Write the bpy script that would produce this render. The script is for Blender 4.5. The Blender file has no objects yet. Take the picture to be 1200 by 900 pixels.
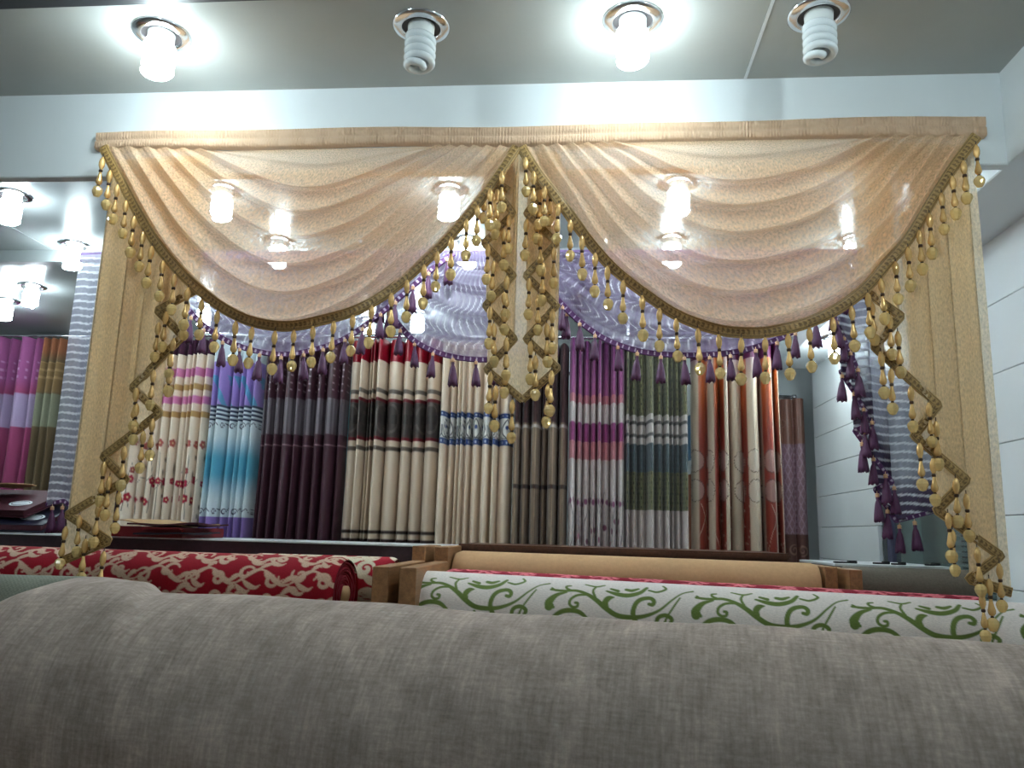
import bpy, bmesh, math, random
import numpy as np
from mathutils import Matrix, Vector
random.seed(4); rng = np.random.default_rng(4)
sc = bpy.context.scene
COL = sc.collection
PI = math.pi

# ------------------------------------------------------------------ camera
CAMPOS = np.array([0.0, 0.0, 1.5]); FPX = 930.0
YAW, PITCH, ROLL = (math.radians(a) for a in (5.318, 10.611, 1.633))
_f = np.array([-math.sin(YAW)*math.cos(PITCH), math.cos(YAW)*math.cos(PITCH), math.sin(PITCH)])
_r0 = np.array([math.cos(YAW), math.sin(YAW), 0.0]); _u0 = np.cross(_r0, _f)
_r = math.cos(ROLL)*_r0 + math.sin(ROLL)*_u0; _u = -math.sin(ROLL)*_r0 + math.cos(ROLL)*_u0
cd = bpy.data.cameras.new('camera'); cam = bpy.data.objects.new('camera', cd); COL.objects.link(cam)
cd.sensor_width = 36; cd.lens = 36*FPX/1200; cd.clip_start = 0.02
M = Matrix(((_r[0], _u[0], -_f[0], 0), (_r[1], _u[1], -_f[1], 0), (_r[2], _u[2], -_f[2], CAMPOS[2]), (0, 0, 0, 1)))
cam.matrix_world = M
sc.camera = cam

# ------------------------------------------------------------------ world, exposure
w = bpy.data.worlds.new('world'); sc.world = w; w.use_nodes = True
w.node_tree.nodes['Background'].inputs[0].default_value = (0.75, 0.85, 0.9, 1)
w.node_tree.nodes['Background'].inputs[1].default_value = 0.05
sc.view_settings.view_transform = 'Standard'; sc.view_settings.look = 'None'
sc.view_settings.gamma = 1; sc.view_settings.use_curve_mapping = False
sc.view_settings.exposure = 2.12
sc.cycles.transparent_max_bounces = 32
sc.cycles.max_bounces = 8
sc.cycles.sample_clamp_indirect = 4.0
BULB_E = 20.0         # glow of the lit spiral tubes, which light the shop
LAMPCOL = (0.79, 0.95, 1.0)

# ------------------------------------------------------------------ helpers
def ray(px, py):
    return _f + _r*(px-600)/FPX - _u*(py-450)/FPX
def onY(px, py, Y):                    # the point of the vertical plane y=Y
    d = ray(px, py); return d*(Y/d[1]) + CAMPOS
def onZ(px, py, Z):
    d = ray(px, py); return d*((Z-1.5)/d[2]) + CAMPOS
def lin(c):
    c = np.asarray(c, float)/255.0
    return np.where(c <= 0.04045, c/12.92, ((c+0.055)/1.055)**2.4)
def smooth(a, b, x):
    t = np.clip((np.asarray(x, float)-a)/(b-a), 0, 1); return t*t*(3-2*t)

def tag(o, label=None, cat=None, group=None, kind=None):
    if label: o['label'] = label
    if cat: o['category'] = cat
    if group: o['group'] = group
    if kind: o['kind'] = kind
    return o
def link(o, parent=None):
    COL.objects.link(o)
    if parent is not None: o.parent = parent
    return o
def thing(name, label, cat, loc=(0, 0, 0), group=None):
    o = bpy.data.objects.new(name, None); o.location = loc; o.empty_display_size = 0.1
    COL.objects.link(o); return tag(o, label, cat, group)
def put(name, me, mats, parent=None, loc=None, rot=None):
    if mats is not None:
        for m in (mats if isinstance(mats, (list, tuple)) else [mats]):
            me.materials.append(m)
    o = bpy.data.objects.new(name, me)
    if parent is not None:
        COL.objects.link(o); o.parent = parent
        base = Vector((0, 0, 0)); p = parent
        while p is not None: base += p.location; p = p.parent
        o.location = (Vector(loc) if loc is not None else Vector((0, 0, 0))) - base
    else:
        COL.objects.link(o)
        if loc is not None: o.location = loc
    if rot is not None: o.rotation_euler = rot
    return o
def mesh_np(verts, faces, smoothed=True, uv=None, col=None):
    verts = np.asarray(verts, np.float32); faces = np.asarray(faces, np.int32)
    k = faces.shape[1]
    me = bpy.data.meshes.new('m')
    me.vertices.add(len(verts)); me.vertices.foreach_set('co', verts.ravel())
    me.loops.add(faces.size); me.loops.foreach_set('vertex_index', faces.ravel())
    me.polygons.add(len(faces)); me.polygons.foreach_set('loop_start', np.arange(0, faces.size, k, dtype=np.int32))
    me.polygons.foreach_set('use_smooth', np.full(len(faces), smoothed))
    if uv is not None:
        l = me.uv_layers.new(name='UVMap'); l.uv.foreach_set('vector', np.asarray(uv, np.float32)[faces.ravel()].ravel())
    if col is not None:
        a = me.color_attributes.new('Col', 'FLOAT_COLOR', 'POINT')
        c = np.ones((len(verts), 4), np.float32); c[:, :col.shape[-1]] = np.asarray(col).reshape(-1, col.shape[-1])
        a.data.foreach_set('color', c.ravel())
    me.update(calc_edges=True); me.validate()
    return me
def grid_mesh(P, uv=None, col=None, closed_u=False):
    nv, nu = P.shape[:2]
    i = np.arange(nv*nu).reshape(nv, nu)
    if closed_u: a = i; b = np.roll(i, -1, 1); a, b = a, b
    else: a = i[:, :-1]; b = i[:, 1:]
    F = np.stack([a[:-1], b[:-1], b[1:], a[1:]], -1).reshape(-1, 4)
    return mesh_np(P.reshape(-1, 3), F, True, None if uv is None else uv.reshape(-1, 2), col)
def tube(pts, r, n=8, caps=True):
    pts = np.asarray(pts, float); m = len(pts); r = np.broadcast_to(np.asarray(r, float), (m,))
    T = np.gradient(pts, axis=0); T /= np.linalg.norm(T, axis=1)[:, None]+1e-12
    N = np.zeros_like(pts); a = np.array([0, 0, 1.0]) if abs(T[0, 2]) < 0.9 else np.array([1.0, 0, 0])
    N[0] = a - T[0]*(a@T[0]); N[0] /= np.linalg.norm(N[0])
    for k in range(1, m):
        v = N[k-1]-T[k]*(N[k-1]@T[k]); N[k] = v/(np.linalg.norm(v)+1e-12)
    B = np.cross(T, N); th = np.linspace(0, 2*PI, n, endpoint=False)
    P = pts[:, None]+r[:, None, None]*(np.cos(th)[None, :, None]*N[:, None]+np.sin(th)[None, :, None]*B[:, None])
    V = P.reshape(-1, 3); i = np.arange(m*n).reshape(m, n); b = np.roll(i, -1, 1)
    F = np.stack([i[:-1], b[:-1], b[1:], i[1:]], -1).reshape(-1, 4)
    if caps:
        V = np.vstack([V, pts[:1], pts[-1:]]); c0, c1 = m*n, m*n+1
        e = np.array([[i[0, (j+1) % n], i[0, j], c0, c0] for j in range(n)]); f = np.array([[i[-1, j], i[-1, (j+1) % n], c1, c1] for j in range(n)])
        me = bpy.data.meshes.new('m'); me.from_pydata(V.tolist(), [], F.tolist()+[x[:3].tolist() for x in e]+[x[:3].tolist() for x in f])
        me.polygons.foreach_set('use_smooth', [True]*len(me.polygons)); return me
    return mesh_np(V, F)
def lathe(prof, n=16, smoothed=True):
    """prof = [(r, z)], axis z"""
    V = []; F = []
    for r, z in prof:
        for k in range(n):
            a = 2*PI*k/n; V.append((r*math.cos(a), r*math.sin(a), z))
    for j in range(len(prof)-1):
        for k in range(n):
            F.append((j*n+k, j*n+(k+1) % n, (j+1)*n+(k+1) % n, (j+1)*n+k))
    me = bpy.data.meshes.new('m'); me.from_pydata(V, [], F)
    bm = bmesh.new(); bm.from_mesh(me); bmesh.ops.remove_doubles(bm, verts=bm.verts, dist=1e-6)
    bmesh.ops.recalc_face_normals(bm, faces=bm.faces); bm.to_mesh(me); bm.free()
    me.polygons.foreach_set('use_smooth', [smoothed]*len(me.polygons)); return me
def box(x0, x1, y0, y1, z0, z1, bev=0.0, seg=2, rotz=None):
    bm = bmesh.new(); bmesh.ops.create_cube(bm, size=1)
    for v in bm.verts:
        v.co = ((x0+x1)/2+v.co.x*(x1-x0), (y0+y1)/2+v.co.y*(y1-y0), (z0+z1)/2+v.co.z*(z1-z0))
    if bev: bmesh.ops.bevel(bm, geom=bm.edges[:], offset=bev, segments=seg, affect='EDGES')
    me = bpy.data.meshes.new('m'); bm.to_mesh(me); bm.free(); return me
def prism(poly_yz, x0, x1, bev=0.002):
    """a board with the given side outline (y, z), from x0 to x1"""
    bm = bmesh.new()
    a = [bm.verts.new((x0, y, z)) for y, z in poly_yz]; b = [bm.verts.new((x1, y, z)) for y, z in poly_yz]
    bm.faces.new(a); bm.faces.new(b[::-1]); n = len(a)
    for k in range(n): bm.faces.new((a[k], b[k], b[(k+1) % n], a[(k+1) % n]))
    bmesh.ops.recalc_face_normals(bm, faces=bm.faces)
    if bev: bmesh.ops.bevel(bm, geom=bm.edges[:], offset=bev, segments=1, affect='EDGES')
    me = bpy.data.meshes.new('m'); bm.to_mesh(me); bm.free(); return me
def resample(pts, step=None, n=None):
    pts = np.asarray(pts, float); d = np.r_[0, np.cumsum(np.linalg.norm(np.diff(pts, axis=0), axis=1))]
    s = np.linspace(0, d[-1], n if n else max(2, int(round(d[-1]/step))+1))
    return np.stack([np.interp(s, d, pts[:, k]) for k in range(pts.shape[1])], 1)
def spline(pts, n):
    """smooth curve through points (Catmull-Rom), n samples at even arc length"""
    p = np.asarray(pts, float); q = np.vstack([2*p[0]-p[1], p, 2*p[-1]-p[-2]]); out = []
    for k in range(1, len(q)-2):
        t = np.linspace(0, 1, 16, endpoint=False)[:, None]
        a, b, c, d = q[k-1], q[k], q[k+1], q[k+2]
        out.append(0.5*((2*b)+(c-a)*t+(2*a-5*b+4*c-d)*t**2+(3*b-a-3*c+d)*t**3))
    out.append(p[-1:]); return resample(np.vstack(out), n=n)
def strokes(U, V, lines, soft):
    """coverage of thick polylines [(x, y, half width)] on the sample points U, V"""
    out = np.full(U.shape, 1e3)
    for L in lines:
        L = np.asarray(L, float)
        if len(L) > 2: L = spline(L, max(12, 6*len(L)))
        m = L[:, 2].max()+3*soft
        sel = (U > L[:, 0].min()-m) & (U < L[:, 0].max()+m) & (V > L[:, 1].min()-m) & (V < L[:, 1].max()+m)
        if not sel.any(): continue
        u = U[sel]; v = V[sel]; best = np.full(u.shape, 1e3)
        for a, b in zip(L[:-1], L[1:]):
            dx, dy = b[0]-a[0], b[1]-a[1]; l2 = dx*dx+dy*dy+1e-12
            t = np.clip(((u-a[0])*dx+(v-a[1])*dy)/l2, 0, 1)
            best = np.minimum(best, np.hypot(u-a[0]-t*dx, v-a[1]-t*dy)-(a[2]+t*(b[2]-a[2])))
        out[sel] = np.minimum(out[sel], best)
    return 1-smooth(-soft, soft, out)
def disc(U, V, x, y, r, soft): return 1-smooth(r-soft, r+soft, np.hypot(U-x, V-y))
def spiral(cx, cy, r0, r1, a0, turns, w, n=14):
    t = np.linspace(0, 1, n); a = a0+2*PI*turns*t; r = r0+(r1-r0)*t
    return np.stack([cx+r*np.cos(a), cy+r*np.sin(a), w*(0.35+0.9*np.sin(PI*np.clip(t*0.9+0.08, 0, 1)))], 1)
def over(c, rgb, m): return c*(1-m[..., None])+lin(rgb)*m[..., None]

# ------------------------------------------------------------------ materials
def newmat(name):
    m = bpy.data.materials.new(name); m.use_nodes = True
    nt = m.node_tree; return m, nt, nt.nodes['Principled BSDF']
def nd(nt, kind, **kw):
    n = nt.nodes.new(kind)
    for k, v in kw.items(): setattr(n, k, v)
    return n
def noise(nt, scale, detail=2, coord='Object', stretch=(1, 1, 1), rough=0.55):
    tc = nd(nt, 'ShaderNodeTexCoord'); mp = nd(nt, 'ShaderNodeMapping'); mp.inputs['Scale'].default_value = stretch
    nt.links.new(tc.outputs[coord], mp.inputs[0]); n = nd(nt, 'ShaderNodeTexNoise')
    n.inputs['Scale'].default_value = scale; n.inputs['Detail'].default_value = detail; n.inputs['Roughness'].default_value = rough
    nt.links.new(mp.outputs[0], n.inputs['Vector']); return n.outputs[0]
def ramp(nt, src, lo, hi, a=0.3, b=0.7):
    r = nd(nt, 'ShaderNodeMapRange'); r.inputs[1].default_value = a; r.inputs[2].default_value = b
    r.inputs[3].default_value = lo; r.inputs[4].default_value = hi; nt.links.new(src, r.inputs[0]); return r.outputs[0]
def mulcol(nt, csock, fsock):
    m = nd(nt, 'ShaderNodeMix', data_type='RGBA', blend_type='MULTIPLY'); m.inputs[0].default_value = 1
    cc = nd(nt, 'ShaderNodeCombineColor')
    for k in range(3): nt.links.new(fsock, cc.inputs[k])
    nt.links.new(csock, m.inputs[6]); nt.links.new(cc.outputs[0], m.inputs[7]); return m.outputs[2]
def bump(nt, bsdf, h, strength, dist=0.002):
    b = nd(nt, 'ShaderNodeBump'); b.inputs['Strength'].default_value = strength; b.inputs['Distance'].default_value = dist
    nt.links.new(h, b.inputs['Height']); nt.links.new(b.outputs[0], bsdf.inputs['Normal']); return b
def plain(name, rgb, rough=0.5, metal=0.0, var=0.0, scale=30, bmp=0.0, spec=0.5, stretch=(1, 1, 1)):
    m, nt, b = newmat(name); b.inputs['Base Color'].default_value = (*lin(rgb), 1)
    b.inputs['Roughness'].default_value = rough; b.inputs['Metallic'].default_value = metal
    b.inputs['Specular IOR Level'].default_value = spec
    n = noise(nt, scale, 4, stretch=stretch)
    c = nd(nt, 'ShaderNodeRGB'); c.outputs[0].default_value = (*lin(rgb), 1)
    nt.links.new(mulcol(nt, c.outputs[0], ramp(nt, n, 1-var, 1+var)), b.inputs['Base Color'])
    if bmp: bump(nt, b, n, bmp)
    return m
def printed(name, rough=0.85, var=0.12, scale=220, bmp=0.25, sheen=0.0, spec=0.25, stretch=(1, 1, 1), coord='UV'):
    """woven cloth whose dyed or printed colour is stored with the mesh"""
    m, nt, b = newmat(name); a = nd(nt, 'ShaderNodeAttribute', attribute_name='Col')
    n = noise(nt, scale, 3, coord, stretch)
    nt.links.new(mulcol(nt, a.outputs[0], ramp(nt, n, 1-var, 1+var)), b.inputs['Base Color'])
    b.inputs['Roughness'].default_value = rough; b.inputs['Specular IOR Level'].default_value = spec
    b.inputs['Sheen Weight'].default_value = sheen
    if bmp: bump(nt, b, n, bmp, 0.001)
    return m
def sheer(name, rgb, clear, rough=0.4, use_attr=False, scale=120, trans=0.45, bmp=0.7, spec=0.5, stretch=(1, 1, 1), spread=0.15):
    m, nt, b = newmat(name); out = nt.nodes['Material Output']
    n = noise(nt, scale, 3, 'UV', stretch)
    if use_attr:
        a = nd(nt, 'ShaderNodeAttribute', attribute_name='Col'); csock = a.outputs[0]
    else:
        a = nd(nt, 'ShaderNodeRGB'); a.outputs[0].default_value = (*lin(rgb), 1); csock = a.outputs[0]
    nt.links.new(csock, b.inputs['Base Color'])
    b.inputs['Roughness'].default_value = rough; b.inputs['Specular IOR Level'].default_value = spec
    bp = bump(nt, b, n, bmp, 0.003)
    tl = nd(nt, 'ShaderNodeBsdfTranslucent'); nt.links.new(csock, tl.inputs[0]); nt.links.new(bp.outputs[0], tl.inputs[1])
    m1 = nd(nt, 'ShaderNodeMixShader'); m1.inputs[0].default_value = trans
    nt.links.new(b.outputs[0], m1.inputs[1]); nt.links.new(tl.outputs[0], m1.inputs[2])
    tp = nd(nt, 'ShaderNodeBsdfTransparent'); m2 = nd(nt, 'ShaderNodeMixShader')
    if use_attr:   # woven stripes are denser: coverage sits in the attribute's alpha
        mm = nd(nt, 'ShaderNodeMath', operation='SUBTRACT'); mm.inputs[0].default_value = 1.0
        nt.links.new(a.outputs[3], mm.inputs[1])
        ad = nd(nt, 'ShaderNodeMath', operation='ADD', use_clamp=True)
        nt.links.new(mm.outputs[0], ad.inputs[0]); nt.links.new(ramp(nt, n, -spread, spread), ad.inputs[1]); fac = ad.outputs[0]
    else: fac = ramp(nt, n, clear-spread, clear+spread)
    nt.links.new(fac, m2.inputs[0]); nt.links.new(m1.outputs[0], m2.inputs[1]); nt.links.new(tp.outputs[0], m2.inputs[2])
    nt.links.new(m2.outputs[0], out.inputs[0]); return m
def wood(name, rgb, rough=0.5):
    m, nt, b = newmat(name); n = noise(nt, 14, 5, stretch=(6, 0.7, 6)); n2 = noise(nt, 60, 3, stretch=(8, 0.6, 8))
    c = nd(nt, 'ShaderNodeRGB'); c.outputs[0].default_value = (*lin(rgb), 1)
    x = mulcol(nt, c.outputs[0], ramp(nt, n, 0.7, 1.2)); x = mulcol(nt, x, ramp(nt, n2, 0.85, 1.1))
    nt.links.new(x, b.inputs['Base Color']); b.inputs['Roughness'].default_value = rough; bump(nt, b, n2, 0.15); return m

M_ceil = plain('ceiling_paint', (176, 179, 175), 0.42, var=0.03, scale=6, spec=0.35)
M_ceil2 = plain('gloss_ceiling_board', (138, 143, 144), 0.25, var=0.03, scale=5, spec=0.5)
M_beam = plain('beam_paint', (228, 234, 236), 0.5, var=0.015, scale=5)
M_wall = plain('wall_paint', (222, 228, 228), 0.5, var=0.02, scale=5)
M_panel = plain('wall_panel', (238, 244, 245), 0.25, var=0.02, scale=4, spec=0.5)
M_floor = plain('floor_tile', (150, 145, 138), 0.35, var=0.06, scale=9)
M_dark = plain('dark_trim', (52, 54, 58), 0.5)
M_joint = plain('joint_grey', (120, 126, 128), 0.6)
M_chrome = plain('chrome', (225, 225, 228), 0.14, metal=1.0)
M_recess_shade = plain('lamp_recess_shade', (48, 44, 46), 0.35)
M_plastic = plain('lamp_base', (226, 230, 228), 0.35)
M_tubeoff = plain('unlit_tube', (232, 238, 240), 0.18, spec=0.6)
M_gold_band = sheer('gold_header_cloth', (222, 188, 156), 0.0, 0.42, scale=260, trans=0.15, bmp=0.9, stretch=(1, 0.35, 1), spread=0.0)
M_gold = sheer('gold_sheer', (244, 208, 170), 0.21, 0.32, scale=210, trans=0.35, bmp=1.0, stretch=(0.5, 1, 1), spread=0.26, spec=0.6)
M_goldc = sheer('gold_sheer_cascade', (248, 226, 188), 0.24, 0.36, scale=230, trans=0.5, bmp=0.8, stretch=(1, 0.5, 1), spread=0.16, spec=0.6)
M_braid = printed('gold_braid', 0.45, 0.25, 300, 0.6, spec=0.5)
M_thread = plain('thread', (120, 96, 60), 0.6)
M_spacer = plain('bronze_spacer', (74, 54, 40), 0.35, metal=0.6)
M_bead = plain('gold_bead', (228, 184, 118), 0.2, metal=0.35, var=0.06, scale=200)
M_purple = sheer('purple_sheer', (150, 130, 180), 0.3, 0.35, use_attr=True, scale=90, trans=0.5, bmp=0.6, spread=0.08)
M_ptrim = printed('purple_braid', 0.5, 0.15, 300, 0.3)
M_tassel = plain('purple_tassel', (86, 42, 80), 0.55, var=0.25, scale=160, bmp=0.4, stretch=(3, 3, 0.3))
M_wbead = plain('tassel_bead', (205, 160, 122), 0.35)
M_cloth = printed('curtain_cloth', 0.7, 0.10, 260, 0.2, sheen=0.15)
M_satin = printed('satin_cloth', 0.38, 0.07, 260, 0.15, spec=0.5)
M_linen = printed('linen_roll', 0.9, 0.13, 420, 0.5, spec=0.15, stretch=(0.35, 1, 1))
M_velvet = printed('damask_roll', 0.85, 0.18, 300, 0.4, spec=0.2)
M_tan = plain('tan_felt', (186, 148, 110), 0.9, var=0.06, scale=90, bmp=0.2, spec=0.15)
M_char = plain('charcoal_cloth', (100, 92, 82), 0.85, var=0.12, scale=160, bmp=0.3, spec=0.2)
M_wood = wood('pine_rack', (150, 106, 66)); M_wood2 = wood('brown_board', (96, 58, 42), 0.4); M_wood3 = wood('plum_board', (52, 32, 42), 0.3)
M_white = plain('white_laminate', (225, 228, 230), 0.3)
M_black = plain('black_plastic', (22, 22, 24), 0.4)
M_red = plain('red_cover', (120, 16, 28), 0.5, var=0.05); M_navy = plain('navy_cover', (28, 28, 48), 0.4)
M_card = plain('kraft_card', (186, 148, 104), 0.7, var=0.05); M_label = plain('oval_label', (215, 220, 226), 0.5)
M_maroon = plain('maroon_cloth', (70, 18, 34), 0.7, var=0.15, scale=90)
M_rod = plain('rod_metal', (210, 210, 214), 0.2, metal=0.9)

def glass_mat(name, rgb, rough, trans):
    m, nt, b = newmat(name); n = noise(nt, 40, 2)
    c = nd(nt, 'ShaderNodeRGB'); c.outputs[0].default_value = (*lin(rgb), 1)
    nt.links.new(mulcol(nt, c.outputs[0], ramp(nt, n, 0.94, 1.04)), b.inputs['Base Color'])
    b.inputs['Roughness'].default_value = rough; b.inputs['Transmission Weight'].default_value = trans; b.inputs['IOR'].default_value = 1.35
    return m
M_crystal = glass_mat('amber_crystal', (255, 224, 156), 0.06, 0.45)
M_glass = glass_mat('door_glass', (205, 228, 225), 0.03, 0.9)
def glow_mat(BULB_E, name):
    m, nt, b = newmat(name); n = noise(nt, 8, 1)
    b.inputs['Base Color'].default_value = (0.9, 0.9, 0.9, 1); b.inputs['Emission Color'].default_value = (*LAMPCOL, 1)
    nt.links.new(ramp(nt, n, BULB_E*0.95, BULB_E*1.05), b.inputs['Emission Strength']); return m
M_glow = glow_mat(BULB_E, 'lit_tube'); M_glow_dimmed = glow_mat(BULB_E*0.55, 'dimmed_lit_tube')  # front tubes get a lowered glow so beam and swag stay less bright

# ------------------------------------------------------------------ room shell
ZC = 2.60; ZB = 2.368; YB = 1.80; XW = 1.163; XL = -4.3; YBACK = 4.75; YFRONT = -2.6; XS = 0.968
def struct(name, me, mat, parent=None): return tag(put(name, me, mat, parent), kind='structure' if parent is None else None)
struct('floor', box(XL-0.1, 2.3, YFRONT-0.1, YBACK+0.1, -0.1, 0), M_floor)
xs = 0.5*(onZ(905, 0, ZC)[0]+onZ(875, 90, ZC)[0])
cl = struct('ceiling', box(XL-0.1, 2.3, YFRONT-0.1, YBACK+0.1, ZC+0.012, ZC+0.1), M_joint)
for a, b_ in ((XL-0.1, xs-0.004), (xs+0.004, XS)):
    put('ceiling_board', box(a, b_, YFRONT-0.1, YB+0.02, ZC, ZC+0.013), M_ceil, cl)
for a, b_ in ((XL-0.1, -2.203), (-2.197, -0.303), (-0.297, 2.3)):
    put('ceiling_board', box(a, b_, YB+0.02, 2.955, ZC, ZC+0.013), M_ceil2, cl)
    put('ceiling_board', box(a, b_, 3.0, YBACK+0.1, ZC, ZC+0.013), M_ceil2, cl)
struct('trim_3', box(xs-0.0032, xs+0.0032, YFRONT, YB, ZC-0.0015, ZC+0.012), M_white)
struct('trim_1', box(XL, XS, 1.385, 1.452, ZC-0.004, ZC+0.002), M_dark)
struct('beam', box(XL, XS+0.005, YB, YB+0.03, ZB, ZC+0.002, 0.002), M_beam)
struct('soffit', box(XS, XW+0.05, YFRONT, 4.1, ZB, ZC+0.02, 0.002), M_beam)
struct('trim_2', box(XL, XS+0.002, 2.955, 3.005, ZC-0.05, ZC+0.005), M_ceil2)
struct('wall_back', box(XL-0.1, 2.3, YBACK, YBACK+0.1, 0, ZC+0.02), M_wall)
struct('wall_left', box(XL-0.1, XL, YFRONT-0.1, YBACK+0.1, 0, ZC+0.02), M_wall)
struct('wall_front', box(XL-0.1, 2.3, YFRONT-0.1, YFRONT, 0, ZC+0.02), M_wall)
struct('wall_recess', box(2.2, 2.3, 4.0, YBACK+0.05, 0, ZC+0.02), M_wall)
# right wall: near panelled wall, an opening with a glass door, far panelled pier
wr = struct('wall_right', box(XW+0.015, XW+0.12, YFRONT, 2.42, 0, ZB+0.02), M_joint)
def panels(y0, y1, zs, parent):
    for a, b_ in zip(zs[:-1], zs[1:]):
        put('wall_panel', box(XW, XW+0.02, y0, y1, a+0.0012, b_-0.0012, 0.0015, 1), M_panel, parent)
panels(-0.6, 2.42, [0.0, 0.58, 0.98, 1.185, 1.385, 1.585, 1.784, 1.983, 2.183, ZB+0.01], wr)
panels(YFRONT, -0.604, [0.0, 0.98, 1.585, ZB+0.01], wr)
wp = struct('wall_pier', box(XW+0.015, XW+0.5, 3.31, 4.12, 0, ZC), M_joint)
panels(3.31, 4.12, [0.0, 0.68, 1.27, 1.42, 1.568, 1.717, 1.866, 2.014, 2.163, ZB+0.01], wp)
put('pier_end', box(XW, XW+0.5, 4.112, 4.124, 0, ZC-0.001), M_panel, wp)
struct('wall_lintel', box(XW, XW+0.12, 2.42, 3.31, 2.08, ZB+0.02), M_panel)
dr = tag(put('door_1', box(XW+0.03, XW+0.07, 3.26, 3.305, 0, 2.08, 0.003), plain('door_frame', (84, 84, 112), 0.35)), kind='structure')
put('door_frame', box(XW+0.03, XW+0.07, 2.43, 2.475, 0, 2.08, 0.003), M_rod, dr)
put('door_frame', box(XW+0.03, XW+0.07, 2.475, 3.26, 2.03, 2.08, 0.003), M_rod, dr)
put('door_frame', box(XW+0.03, XW+0.07, 2.475, 3.26, 0.0, 0.08, 0.003), M_rod, dr)
put('glass_pane', box(XW+0.047, XW+0.053, 2.475, 3.26, 0.08, 2.03), M_glass, dr)
struct('wall_corridor', box(2.2, 2.3, 2.2, 4.0, 0, ZC), plain('corridor_wall', (150, 175, 176), 0.5))

# ------------------------------------------------------------------ downlights
def helix():
    n = 110; t = np.linspace(0, 1, n); turns = 4.6
    r = 0.027*np.ones(n); r[-8:] = np.linspace(0.027, 0.010, 8); r[:6] = np.linspace(0.012, 0.027, 6)
    a = 2*PI*turns*t; z = -0.026-0.078*t
    pts = np.stack([r*np.cos(a), r*np.sin(a), z], 1)
    return tube(pts, 0.0083, 9)
ME_ring = lathe([(0.064, 0.0), (0.064, -0.003), (0.060, -0.006), (0.046, -0.009), (0.043, -0.008), (0.042, -0.001)], 40)
ME_shade_disc = lathe([(0.0425, -0.002), (0.041, -0.0015), (0.0, -0.0013)], 32)  # flat disc without a hole; the recess's shade is put into its colour
ME_base = lathe([(0.0, -0.032), (0.018, -0.032), (0.027, -0.027), (0.029, -0.018), (0.030, -0.001)], 28)
ME_helix_on = helix(); ME_helix_off = ME_helix_on.copy(); ME_helix_soft = ME_helix_on.copy(); ME_helix_soft.materials.append(M_glow_dimmed)
for me, m in ((ME_ring, M_chrome), (ME_shade_disc, M_recess_shade), (ME_base, M_plastic), (ME_helix_on, M_glow), (ME_helix_off, M_tubeoff)): me.materials.append(m)
def downlight(x, y, label, lit=True, z=ZC, rot=0.0, group=None):
    t = thing('downlight', label, 'ceiling lamp', (x, y, z), group)
    for nm, me in (('chrome_ring', ME_ring), ('recess', ME_shade_disc), ('lamp_base', ME_base), ('spiral_tube', ME_helix_soft if lit == 'soft' else ME_helix_on if lit else ME_helix_off)):
        o = bpy.data.objects.new(nm, me); link(o, t); o.rotation_euler.z = rot
    return t
for px, py, lit, lab in ((188, 38, 'soft', 'lit spiral bulb in chrome ring above the gold swag beside the unlit lamp'),
                         (492, 25, False, 'unlit white spiral bulb in chrome ring between the two lit front lamps'),
                         (742, 18, 'soft', 'lit spiral bulb in chrome ring between two unlit spiral bulbs'),
                         (960, 15, False, 'unlit white spiral bulb in chrome ring beside the ceiling seam')):
    p = onZ(px, py, ZC); downlight(p[0], 1.56, lab, lit, rot=2.2 if px < 600 else 1.2)
rear = [(15, 228, 2.42), (262, 222, 2.42), (527, 222, 2.42), (795, 215, 2.42), (1068, 208, 2.42), 
        (88, 287, 2.9), (327, 282, 2.9), (548, 282, 2.9), (787, 280, 2.9), (1000, 280, 2.9),
        (38, 335, 3.45), (8, 352, 3.69), (240, 358, 3.75), (432, 375, 3.95), (490, 366, 3.75)]
rl = {1068: 'lit bulb of the first row past the beam, glowing through the swag near the soffit', 262: 'lit bulb of the first row past the beam, glowing through swag above the blossom curtain', 527: 'lit bulb of the first row past the beam, glowing through gold swag beside the jabot',
      795: 'lit bulb of the first row past the beam, glowing through swag above the olive curtain', 327: 'lit bulb level with the purple valance, glowing through gold swag above the plum curtain',
      548: 'lit bulb level with the purple valance, bare beside the beaded jabot', 787: 'lit bulb level with the purple valance, glowing through gold swag above the olive curtain',
      1000: 'lit bulb level with the purple valance, glowing through swag near the purple side cascade', 240: 'lit far bulb over the blossom and blue ombre curtains', 432: 'lit far bulb over the crimson curtain heading',
      490: 'lit far bulb over the plain cream curtain', 15: 'lit spiral bulb on the rear ceiling close behind the white beam', 88: 'lit spiral bulb above the white striped cascade at the gold curtain edge',
      38: 'lit spiral bulb on the far ceiling, nearer the striped cascade', 8: 'lit spiral bulb on the far ceiling above the pink curtain'}
for px, py, Y in rear:
    p = onZ(px, py, ZC)
    downlight(p[0], p[1], rl[px], True, rot=random.random()*6, group='lamps of the rear ceiling')
downlight(1.075, 3.42, 'lit bulb under the side soffit above the white panelled pier', True, z=ZB)
p = onZ(957, 427, ZC); downlight(p[0], min(p[1], 4.62), 'unlit spiral bulb on the recess ceiling beside the white pier', False)
for x, y, lab in ((-1.7, -0.7, 'lit spiral bulb of the front room, nearer the plain left wall'), (-0.3, -0.7, 'lit spiral bulb of the front room, nearer the panelled wall'), (-0.75, 0.9, 'lit spiral bulb of the front room, over the cutting table'), (0.66, 0.9, 'added unseen bulb brightening the right side, close to the side soffit')):  # bulb by the soffit is added out of view to brighten the right side
    downlight(x, y, lab, True, group='front room lamps')

# ------------------------------------------------------------------ gold swag valance
val = thing('swag_valance', 'gold sheer double swag valance with beaded braid and side cascades on white beam', 'curtain', (-0.17, YB-0.02, 2.44))
GOLD_Y = 1.742
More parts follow.
